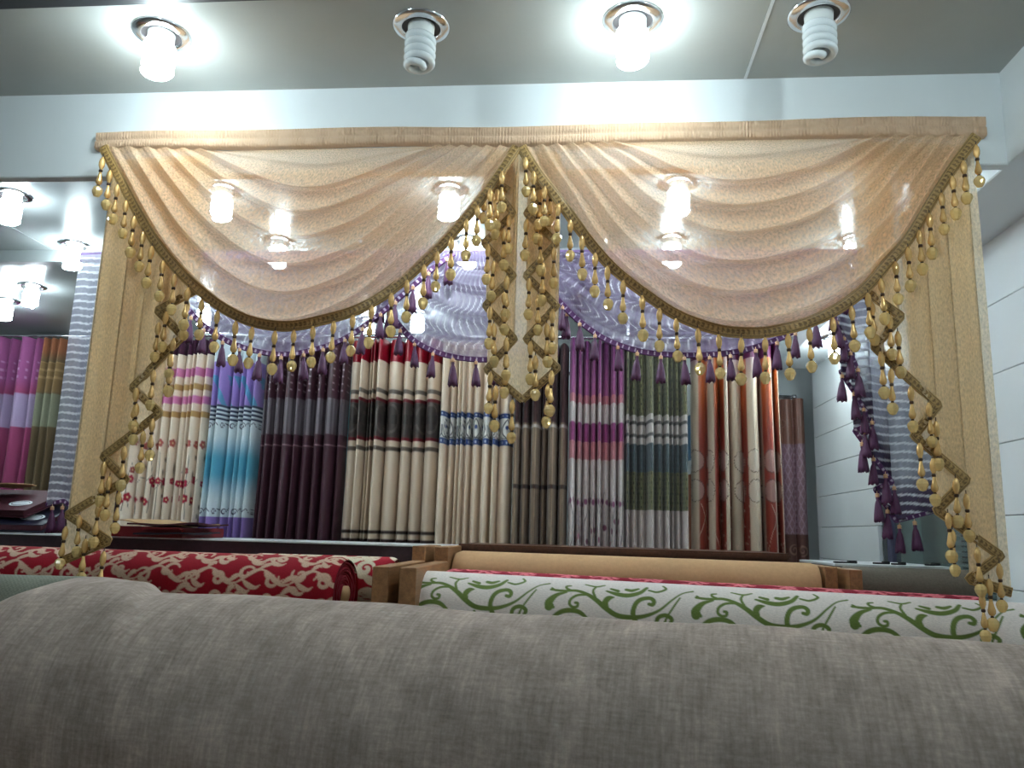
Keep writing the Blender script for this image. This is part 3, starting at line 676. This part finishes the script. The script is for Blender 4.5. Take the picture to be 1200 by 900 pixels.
def ppink(U, R, Z):
    c = base(U, (146, 60, 98)); c = over(c, (148, 78, 128), 1-smooth(440, 462, R)); c = over(c, (200, 150, 190), ((R > 420) & (R < 445) & (np.mod(R, 9) < 2.5) & (np.mod(U, .05) < .02)).astype(float)*.6)
    return band(c, R, 461, 500, (164, 144, 176))
curtain(-60, 33, 4.3, 396, 640, 9, ppink, 'pink and lavender curtain in the far left corner', seed=51)
def pbrown(U, R, Z):
    c = base(U, (96, 78, 54)); c = over(c, (138, 84, 56), 1-smooth(408, 424, R)); c = band(c, R, 424, 460, (122, 96, 62)); c = over(c, (180, 150, 110), ((R > 424) & (R < 445) & (np.mod(R, 9) < 2.5)).astype(float)*.4)
    return band(c, R, 461, 500, (124, 124, 104))
curtain(34, 76, 4.3, 396, 640, 5, pbrown, 'olive brown curtain with grey green band next to the pink one', seed=52)
curtain(77, 130, 4.3, 396, 640, 5, lambda U, R, Z: base(U, (60, 36, 48)), 'dark maroon curtain beyond the olive brown one', seed=53)
def rod(xa, xb, Y, z, label, brk):
    t = thing('curtain_rod', label, 'curtain rod', ((xa+xb)/2, Y, z))
    put('pole', tube([(xa, Y, z), (xb, Y, z)], 0.011, 14), M_rod, t)
    for x in (xa, xb): put('finial', lathe([(0, -.014), (.012, -.013), (.016, 0), (.012, .013), (0, .014)], 14), M_rod, t, (x, Y, z))
    for x in brk: put('bracket', box(x-.008, x+.008, Y-.008, Y+.008, z-.012, ZC+.002, .002, 1), M_rod, t)
rod(-2.38, 0.98, CY+0.035, zpy(480, 392, CY), 'long chrome rod carrying the row of display curtains', (-2.3, -1.5, -0.62, 0.2, 0.94))
rod(-3.95, -2.7, 4.33, zpy(40, 392, 4.3), 'chrome rod carrying the pink and brown far curtains', (-3.9, -2.75))
rod(0.88, 1.14, 4.39, zpy(925, 464, 4.35), 'short white rod over the mauve lattice curtain', (0.9,))
rod(-1.42, 0.72, 4.33, zpy(600, 436, 4.3), 'thin rod behind the main curtain row', (-1.3, 0.65))

# ------------------------------------------------------------------ fabric rolls
def roll(name, label, pl, pr, Yl, Yr, r, mat, paint=None, nx=400, na=140, a0=-0.6, a1=3.7, shape=None, rr=0.02, endcol=None):
    """a bolt of cloth: its crest line runs between two points of the picture at the given distances; angle 0 = back, pi/2 = top, pi = front"""
    A = onY(*pl, Yl); B = onY(*pr, Yr)
    A = A-[0, 0, r]; B = B-[0, 0, r]; D = B-A; Lx = np.linalg.norm(D); ex = D/Lx; up = np.array([0, 0, 1.0]); back = np.cross(up, ex); back /= np.linalg.norm(back); up = np.cross(ex, back)
    if paint is None: nx, na, a0, a1 = 60, 48, 0.0, 2*PI
    s = np.linspace(0, Lx, nx); th = np.linspace(a0, a1, na)
    S, TH = np.meshgrid(s, th); Rr = np.full(S.shape, r)
    if shape: Rr = shape(S, TH, Lx, r)
    Rr = Rr-rr*0.35*(np.clip(1-S/rr, 0, 1)**2+np.clip(1-(Lx-S)/rr, 0, 1)**2)
    P = A+S[..., None]*ex+(np.cos(TH)*Rr)[..., None]*back+(np.sin(TH)*Rr)[..., None]*up
    t = thing(name, label, 'fabric roll', tuple((A+B)/2-np.array([0, 0, r])))
    arc = (TH-PI/2)*r; c = paint(S, arc, Lx) if paint else None
    put('cloth', grid_mesh(P, np.stack([S, arc], -1), c), mat, t)
    if paint is not None:   # the unseen underside closes the bolt
        th2 = np.linspace(a1, a0+2*PI, 24); S2, T2 = np.meshgrid(np.linspace(0, Lx, 40), th2); R2 = np.full(S2.shape, r)-rr*0.35*(np.clip(1-S2/rr, 0, 1)**2+np.clip(1-(Lx-S2)/rr, 0, 1)**2)
        if shape: R2 = shape(S2, T2, Lx, r)
        P2 = A+S2[..., None]*ex+(np.cos(T2)*R2)[..., None]*back+(np.sin(T2)*R2)[..., None]*up
        put('cloth_underside', grid_mesh(P2, np.stack([S2, (T2-PI/2)*r], -1), paint(S2, (T2-PI/2)*r, Lx)), mat, t)
    # wound ends: a spiral of layers, and the card core
    for k, (C0, sg) in enumerate(((A, 1), (B, -1))):
        m = 200; tt = np.linspace(0, 1, m); turns = 9; ang = 2*PI*turns*tt; rad = 0.022+(r-0.009-0.022)*tt
        off = 0.004+0.003*np.sin(ang*1.7)
        ctr = C0[None]+ex[None]*(sg*(off+0.004))[:, None]
        ring = [ctr+(np.cos(ang)*(rad+dr))[:, None]*back+(np.sin(ang)*(rad+dr))[:, None]*up+ex*sg*dx for dr, dx in ((-0.004, 0.02), (-0.003, -0.002), (0.003, -0.002), (0.004, 0.02))]
        Pq = np.array(ring); cc = None
        if paint is not None: cc = base(np.zeros((4, m)), endcol if endcol else (200, 196, 190))
        put('wound_end', grid_mesh(Pq, np.stack([np.broadcast_to(tt, (4, m)), np.zeros((4, m))], -1), cc), mat, t)
        put('card_core', tube([C0-ex*sg*0.004, C0+ex*sg*0.03], 0.021, 18), M_card, t)
    return t
# the large grey roll in front
def grey_shape(S, TH, Lx, r):
    fs = 0.75                                        # where the loose end of cloth stops, from the left end
    hump = 0.016*smooth(0.44, 0.64, S)*(1-smooth(fs-0.008+0.10*(TH-1.6), fs+0.03+0.10*(TH-1.6), S))*np.clip(np.sin(TH), 0, 1)
    droop = -0.06*(1-smooth(0.37, 0.60, S))
    wr_ = 0.002*np.sin(S*9+TH*3)+0.0012*np.sin(S*23-TH*5)+0.003*np.exp(-((S-0.62)/0.12)**2)*np.sin(TH*9+S*14)
    return r+hump+droop+wr_
def grey_paint(S, V, Lx):
    c = base(S, (166, 149, 140)); r_ = np.random.default_rng(2); m = np.zeros(S.shape)
    for k in range(26): fx, fy, p_ = r_.uniform(-60, 60), r_.uniform(-70, 70), r_.uniform(0, 6); m += np.sin(fx*S+fy*V+p_)
    L = []
    for k in range(90):
        x, v = r_.uniform(0.3, Lx-0.1), r_.uniform(-0.2, 0.45); s_ = r_.uniform(.012, .03)
        L.append([(x, v, .0012), (x+r_.uniform(-1, 1)*s_, v+s_, .0012), (x+r_.uniform(-1, 1)*s_, v+2*s_, .0012)])
    c = c*(1+0.030*m/3)[..., None]; c = over(c, (172, 166, 158), strokes(S, V, L, .0015)*0.3)
    return c
def linen_mat():
    m = printed('grey_linen', 0.95, 0.10, 160, 0.3, spec=0.1, stretch=(1.0, 1.2, 1)); nt = m.node_tree; b = nt.nodes['Principled BSDF']
    src = b.inputs['Base Color'].links[0].from_socket
    n2 = noise(nt, 20, 6, 'UV', (1.0, 0.6, 1), 0.7); n3 = noise(nt, 170, 3, 'UV', (1, 0.10, 1)); n4 = noise(nt, 190, 3, 'UV', (0.14, 1, 1))
    x = mulcol(nt, src, ramp(nt, n2, 0.74, 1.26)); x = mulcol(nt, x, ramp(nt, n3, 0.84, 1.16)); x = mulcol(nt, x, ramp(nt, n4, 0.88, 1.12))
    nt.links.new(x, b.inputs['Base Color']); return m
roll('fabric_roll', 'thick roll of plain grey linen lying across the front', (-210, 668), (1500, 774), 1.47, 1.07, 0.20, linen_mat(), grey_paint, endcol=(150, 142, 136), nx=360, na=160, a0=0.3, a1=3.9, shape=grey_shape, rr=0.03)
def olive_paint(S, V, Lx): return base(S, (136, 138, 126))*(1+0.10*np.sign(np.sin(V*700))*np.sign(np.sin(S*700)))[..., None]
roll('fabric_roll', 'small pale olive ribbed roll at the left end behind the grey roll', (-120, 670), (118, 676), 1.70, 1.69, 0.05, M_linen, olive_paint, nx=300, na=120)
# white roll with green scrolls
MOT = [[(315, 365, 10), (400, 375, 11), (500, 375, 12), (580, 400, 14), (650, 440, 17), (720, 495, 18), (800, 545, 17), (900, 560, 16), (1000, 550, 13), (1100, 510, 9), (1190, 440, 7), (1260, 400, 6), (1330, 388, 8)],
       [(430, 384, 8), (360, 404, 16), (312, 450, 27), (312, 482, 30)], [(345, 488, 10), (330, 480, 24)], [(400, 372, 8), (350, 372, 9), (320, 356, 8)], [(470, 374, 8), (430, 360, 10), (425, 345, 9), (455, 342, 7)],
       [(600, 405, 8), (520, 405, 10), (470, 430, 10), (460, 465, 10), (485, 488, 10), (515, 485, 10), (520, 462, 10), (503, 458, 10)],
       [(335, 566, 12), (400, 522, 16), (470, 510, 17), (540, 526, 15), (605, 580, 10)], [(470, 580, 26), (478, 578, 26)],
       [(722, 490, 20), (716, 455, 21), (738, 428, 19), (775, 422, 5)],
       [(940, 600, 18), (915, 535, 17), (930, 470, 16), (970, 437, 16), (1030, 430, 15), (1058, 450, 15), (1050, 474, 14), (1025, 470, 12)],
       [(650, 440, 10), (622, 380, 9), (640, 350, 8)], [(560, 335, 7), (640, 350, 9), (700, 342, 7)],
       [(720, 380, 8), (800, 402, 17), (880, 410, 18), (960, 392, 16), (1005, 362, 12)], [(750, 366, 10), (800, 380, 14)], [(860, 372, 14), (900, 378, 15), (945, 368, 10)], [(1020, 378, 9), (1080, 390, 10), (1140, 372, 10), (1120, 352, 8)],
       [(1075, 612, 14), (1090, 562, 14), (1140, 546, 14), (1182, 572, 14), (1170, 610, 12)], [(1130, 612, 10), (1150, 560, 7), (1195, 490, 7), (1240, 430, 6)], [(800, 580, 10), (815, 600, 14), (900, 606, 14)]]
RG = 0.10
def green_paint(S, V, Lx):
    c = base(S, (228, 218, 212)); k = 0.000338; L = []
    def conv(p):
        x, y, w_ = p; h = (y-(286+0.061*(x-300)))*k*1.0; h = min(max(h, 0.0), 0.16)
        th = math.acos(max(-1, 1-h/RG)) ; return ((x-240)*k, RG*th*0.98, w_*k*1.05)
    mot = [[conv(p) for p in l] for l in MOT]; n = int(Lx/(1036*k))+2
    for q in range(-1, n):
        for l in mot: L.append([(x+q*1036*k, v, w_) for x, v, w_ in l])
    c = over(c, (104, 122, 62), strokes(S, V, L, 0.0013)); c = over(c, (232, 232, 232), 1-smooth(0.016, 0.022, S)); return c
roll('fabric_roll', 'white linen roll printed with green scrolls behind the grey roll', (487, 668), (1228, 708), 2.14, 1.97, RG, M_linen, green_paint, nx=620, na=260, a0=0.9, a1=3.9, rr=0.012)
def damask(seed, ground, fig, line_w, cell, dens):
    def f_(S, V, Lx):
        r_ = np.random.default_rng(seed); c = base(S, fig); L = []; lw = line_w
        for k, v0 in enumerate(np.arange(-0.16, 0.30, cell*0.95)):
            ph = r_.uniform(0, 6.28); lam = cell*2.1; am = cell*0.30
            vine = lambda x: v0+am*math.sin(2*PI*x/lam+ph)
            for x in np.arange(-lam, Lx+lam, lam/2):                      # a waving stem of thick and thin strokes
                q = [x+lam*f for f in (0.0, 0.12, 0.25, 0.38, 0.52)]
                L.append([(a, vine(a), lw*w_) for a, w_ in zip(q, (0.5, 1.1, 1.7, 1.1, 0.4))])
                sg = 1 if r_.random() < .5 else -1; jx = r_.uniform(-.1, .1)*cell
                L.append(spiral(x+.30*cell+jx, v0+sg*.12*cell, cell*r_.uniform(.26, .36), cell*.05, r_.uniform(0, 6.28), sg*r_.uniform(.9, 1.3), lw*1.15))
                for f_2, s2 in ((0.2, 1), (0.7, -1), (0.95, 1))[:1+dens//2+1]:  # curling leaves off the stem
                    ax = x+f_2*lam/2; ay = vine(ax); dx = r_.uniform(.1, .3)*cell
                    L.append([(ax, ay, lw*.4), (ax+dx, ay+s2*.22*cell, lw*1.9), (ax+dx*2.0, ay+s2*.30*cell, lw*1.2), (ax+dx*2.6, ay+s2*.20*cell, lw*.3)])
        return over(c, ground, strokes(S, V, L, 0.0016))
    return f_
roll('fabric_roll', 'red and beige damask roll lying left of the wooden rack ends', (-150, 634), (408, 653), 2.26, 2.12, 0.095, M_velvet, damask(3, (196, 164, 142), (140, 12, 30), 0.0036, 0.070, 2), endcol=(112, 12, 28), nx=420, na=200, a0=0.6, a1=3.8)
roll('fabric_roll', 'red and cream floral roll behind the red damask roll', (300, 648), (466, 653), 2.50, 2.48, 0.07, M_velvet, damask(5, (206, 192, 168), (150, 20, 38), 0.006, 0.085, 2), endcol=(150, 60, 60), nx=160, na=120)
roll('fabric_roll', 'crimson roll with pink flower outlines tucked behind the green scroll roll', (524, 666), (1150, 699), 2.32, 2.17, 0.07, M_velvet, damask(7, (214, 110, 120), (128, 14, 36), 0.0028, 0.055, 3), endcol=(128, 14, 36), nx=420, na=140)
roll('fabric_roll', 'plain tan felt roll lying behind the crimson roll', (536, 645), (957, 660), 2.56, 2.46, 0.075, M_tan)
roll('fabric_roll', 'charcoal roll resting beside the white wall right of the wooden posts', (984, 663), (1142, 668), 2.47, 2.42, 0.065, M_char)

# ------------------------------------------------------------------ wooden racks that carry the rolls
def rack_end(pxc, Yf, parent, th=0.042, y1=2.72):
    x = onY(pxc, 690, Yf)[0]
    prof = [(Yf, 0), (Yf, 1.408), (2.45, 1.408), (2.45, 1.452), (y1, 1.452), (y1, 0), (y1-0.06, 0), (y1-0.06, 1.05), (Yf+0.06, 1.05), (Yf+0.06, 0)]
    return put('end_frame', prism(prof, x-th/2, x+th/2), M_wood, parent), x
rk = thing('roll_rack', 'pine stepped rack under the red damask roll', 'rack', (-1.4, 2.3, 0))
_, xe = rack_end(445, 1.99, rk); put('end_frame', prism([(1.99, 0), (1.99, 1.3), (2.72, 1.3), (2.72, 0), (2.66, 0), (2.66, 1.05), (2.05, 1.05), (2.05, 0)], -2.4, -2.36), M_wood, rk)
for y, z in ((2.12, 1.228), (2.50, 1.30)): put('support_slat', box(-2.37, xe-0.01, y-.05, y+.05, z-.02, z, .002, 1), M_wood, rk)
rk2 = thing('roll_rack', 'pine stepped rack under the green scroll roll', 'rack', (0.1, 2.3, 0))
_, xf = rack_end(477, 1.985, rk2); xr_ = onY(960, 675, 2.46)[0]
put('end_frame', prism([(1.99, 0), (1.99, 1.1), (2.40, 1.2), (2.40, 1.43), (2.72, 1.43), (2.72, 0), (2.66, 0), (2.66, 1.0), (2.05, 1.0), (2.05, 0)], xr_, xr_+0.035), M_wood, rk2)
for y, z in ((2.05, 1.168), (2.25, 1.225), (2.51, 1.284)): put('support_slat', box(xf, xr_+0.01, y-.05, y+.05, z-.03, z, .002, 1), M_wood, rk2)
rk3 = thing('roll_rack', 'pine rack end under the charcoal roll beside the white wall', 'rack', (0.9, 2.5, 0))
put('end_frame', prism([(2.36, 0), (2.36, 1.425), (2.60, 1.425), (2.60, 0), (2.54, 0), (2.54, 1.0), (2.42, 1.0), (2.42, 0)], xr_+0.055, xr_+0.09), M_wood, rk3)
put('end_frame', prism([(2.36, 0), (2.36, 1.3), (2.60, 1.3), (2.60, 0), (2.54, 0), (2.54, 1.0), (2.42, 1.0), (2.42, 0)], XW-0.05, XW-0.01), M_wood, rk3)
put('support_slat', box(xr_+0.06, XW-0.02, 2.40, 2.50, 1.272, 1.302, .002, 1), M_wood, rk3)
# counters behind the racks
zl_ = onY(330, 634, 2.80)[2]; xa = onY(-160, 630, 2.8)[0]; xm = onY(535, 640, 2.8)[0]
ct = thing('display_counter', 'dark plum counter with white top edge below the curtain row', 'counter', ((xa+xm)/2, 3.0, 0))
put('counter_body', box(xa, xm-0.002, 2.80, 3.18, 0, zl_-0.006, .002, 1), M_wood3, ct); put('counter_top', box(xa, xm-0.002, 2.79, 3.19, zl_-0.006, zl_, .001, 1), M_white, ct)
zr1 = onY(600, 639, 2.80)[2]; xq = onY(925, 655, 2.8)[0]
cu = thing('display_counter', 'reddish brown wooden counter behind the tan roll', 'counter', ((xm+xq)/2, 3.0, 0))
put('counter_body', box(xm+0.002, xq, 2.82, 3.18, 0, zr1-0.02), M_wood2, cu); put('counter_top', box(xm+0.002, xq+.004, 2.79, 3.19, zr1-0.02, zr1, .006, 2), M_wood2, cu)
zs_ = onY(1040, 662, 2.66)[2]
cs = thing('side_counter', 'grey topped counter against the white wall behind the charcoal roll', 'counter', (0.98, 2.8, 0))
put('counter_body', box(xr_+0.10, XW-0.012, 2.66, 3.05, 0, zs_-0.008), M_dark, cs); put('counter_top', box(xr_+0.10, XW-0.012, 2.64, 3.06, zs_-0.008, zs_, .001, 1), M_white, cs)
# black clips lying on the side counter
def clip_mesh(l, wd):
    bm = bmesh.new()
    for (a, b_, h) in ((-l/2, l/6, .006), (l/8, l/2, .010)):
        g = bmesh.ops.create_cube(bm, size=1)
        for v in g['verts']: v.co = ((a+b_)/2+v.co.x*(b_-a), v.co.y*wd, h/2+v.co.z*h)
    bmesh.ops.bevel(bm, geom=bm.edges[:], offset=.0015, segments=2, affect='EDGES'); me = bpy.data.meshes.new('m'); bm.to_mesh(me); bm.free(); return me
for k, (px, l) in enumerate(((988, .07), (1034, .05), (1050, .045), (1094, .055))):
    p = onY(px, 659, 2.72); o = put('curtain_clip', clip_mesh(l, .02), M_black, None, (p[0], 2.70+.03*(k % 2), zs_-0.0005), (0, 0, .2*k))
    tag(o, 'small black clip lying on the grey side counter top', 'clip', 'black clips on the side counter')
# white slatted radiator and steel lattice seen through the glass door
t = thing('slatted_shutter', 'white louvred shutter behind the glass door', 'shutter', (1.45, 3.1, 0))
for k in range(40): put('slat', box(1.44, 1.46, 2.95, 3.29, 0.9+k*.02, 0.9+k*.02+.013), M_white, t)
for y in (2.93, 3.28): put('stile', box(1.435, 1.465, y, y+.02, 0, 1.75), M_white, t)
t = thing('steel_lattice', 'teal steel lattice stand behind the glass door', 'stand', (1.6, 2.6, 0))
for k in range(7):
    put('lattice_bar', tube([(1.5, 2.35+.09*k, .8), (1.5, 2.65+.09*k, 1.75)], .006, 6), M_rod, t); put('lattice_bar', tube([(1.52, 2.95-.09*k+.2, .8), (1.52, 2.65-.09*k+.2, 1.75)], .006, 6), M_rod, t)
for y in (2.36, 3.3): put('upright', box(1.5, 1.53, y, y+.03, 0, 1.8), plain('teal_steel', (60, 110, 118), .35), t)
# table under the grey roll
tb = thing('cutting_table', 'plain cutting table under the grey linen roll', 'table', (0, 1.25, 0))
put('table_top', box(-1.7, 1.12, 0.75, 1.75, 0.89, 0.93, .004), M_wood, tb)
for x in (-1.62, 1.02):
    for y in (0.82, 1.66): put('leg', box(x, x+.06, y, y+.06, 0, 0.89, .003), M_wood, tb)
# ------------------------------------------------------------------ sample books and folders on the left counter
def sheet(x0, x1, y0, y1, z, th, warp, mat, name, parent, seed):
    nx, ny = 24, 12; r_ = np.random.default_rng(seed); X, Y_ = np.meshgrid(np.linspace(x0, x1, nx), np.linspace(y0, y1, ny)); u = (X-x0)/(x1-x0); v = (Y_-y0)/(y1-y0)
    Zt = z+warp*(np.sin(u*3.0+seed)+0.5*np.sin(v*4+seed*2)+0.3*np.sin(u*9+v*5))+0
    Pt = np.stack([X, Y_, Zt+th], -1); Pb = np.stack([X, Y_, Zt], -1)
    V = np.vstack([Pt.reshape(-1, 3), Pb.reshape(-1, 3)]); i = np.arange(nx*ny).reshape(ny, nx); F = [np.stack([i[:-1, :-1], i[:-1, 1:], i[1:, 1:], i[1:, :-1]], -1).reshape(-1, 4)]
    F.append(F[0][:, ::-1]+nx*ny); e = np.r_[i[0, :-1], i[:-1, -1], i[-1, :0:-1], i[:0:-1, 0]]; e2 = np.roll(e, -1); F.append(np.stack([e, e+nx*ny, e2+nx*ny, e2], -1))
    return put(name, mesh_np(V, np.vstack(F), False), mat, parent)
xs0, xs1 = onY(116, 630, 2.85)[0], onY(236, 630, 2.85)[0]
t = thing('sample_folder', 'red sample folder with kraft card and cloth swatches on the dark counter', 'folder', ((xs0+xs1)/2, 2.95, zl_))
put('cover', box(xs0, xs1-.03, 2.76, 3.1, zl_, zl_+.036, .003), M_red, t)
sheet(xs0+.08, xs1-.04, 2.77, 3.08, zl_+.052, .003, .008, M_card, 'kraft_card', t, 2)
for k, m in enumerate((M_maroon, M_navy, M_red)): sheet(xs0+.17+.03*k, xs1+.04-.03*k, 2.735-.006*k, 2.98, zl_+(.044, .012, .028)[k], .006, (.005, .003, .003)[k], m, 'cloth_swatch', t, 4+k)
zb0 = zl_
def book(x, y, z, rz, tilt, col, label, sid):
    t = thing('sample_book', label, 'sample book', (x, y, z)); t.rotation_euler = (tilt, 0, rz)
    def loc(me, nm, m): me.materials.append(m); o = bpy.data.objects.new(nm, me); link(o, t); return o
    loc(box(-.17, .17, -.12, .12, 0, .004, .001, 1), 'cover', col); loc(box(-.165, .16, -.115, .115, .004, .026, .002, 1), 'swatches', M_maroon); loc(box(-.17, .17, -.12, .12, .026, .030, .001, 1), 'cover', col)
    bm = bmesh.new(); bmesh.ops.create_circle(bm, cap_ends=True, segments=28, radius=1); 
    for v in bm.verts: v.co = (0.09+v.co.x*.045, -.045+v.co.y*.03, .0306)
    r = bmesh.ops.extrude_face_region(bm, geom=bm.faces[:]); 
    for v in [q for q in r['geom'] if isinstance(q, bmesh.types.BMVert)]: v.co.z += .001
    me = bpy.data.meshes.new('m'); bm.to_mesh(me); bm.free(); loc(me, 'oval_label', M_label)
    bm = bmesh.new()
    for rr_ in ((.037, .0245), ):
        vs = []
        for q in range(28):
            a = q*2*PI/28; vs.append((bm.verts.new((.09+rr_[0]*math.cos(a), -.045+rr_[1]*math.sin(a), .0319)), bm.verts.new((.09+(rr_[0]-.004)*math.cos(a), -.045+(rr_[1]-.004)*math.sin(a), .0319))))
        for q in range(28): bm.faces.new((vs[q][0], vs[(q+1) % 28][0], vs[(q+1) % 28][1], vs[q][1]))
    me = bpy.data.meshes.new('m'); bm.to_mesh(me); bm.free(); loc(me, 'label_ring', M_navy)
    return t
xk = onY(12, 628, 2.95)[0]
book(xk+.03, 2.93, zb0+.046, 0.12, 0.36, M_navy, 'navy sample book with white oval label, lower of the stack', 1)
book(xk-.02, 2.955, zb0+.097, -0.08, 0.36, M_maroon, 'maroon sample book with white oval label, on top of the navy one', 2)
bd = thing('swatch_bundle', 'folded maroon cloth bundle propping up the sample books', 'cloth', (xk, 3.07, zb0))
for k in range(3): put('folded_layer', box(xk-.15+.006*k, xk+.15-.004*k, 2.985, 3.15, zb0+.019*k, zb0+.019*k+.0195, .009, 3), M_maroon, bd)
o = sheet(xk-.24, xk+.03, 2.86, 3.02, zb0+.185, .003, .010, M_card, 'card_flap', None, 3); tag(o, 'tan bent card lying on the sample books', 'card')
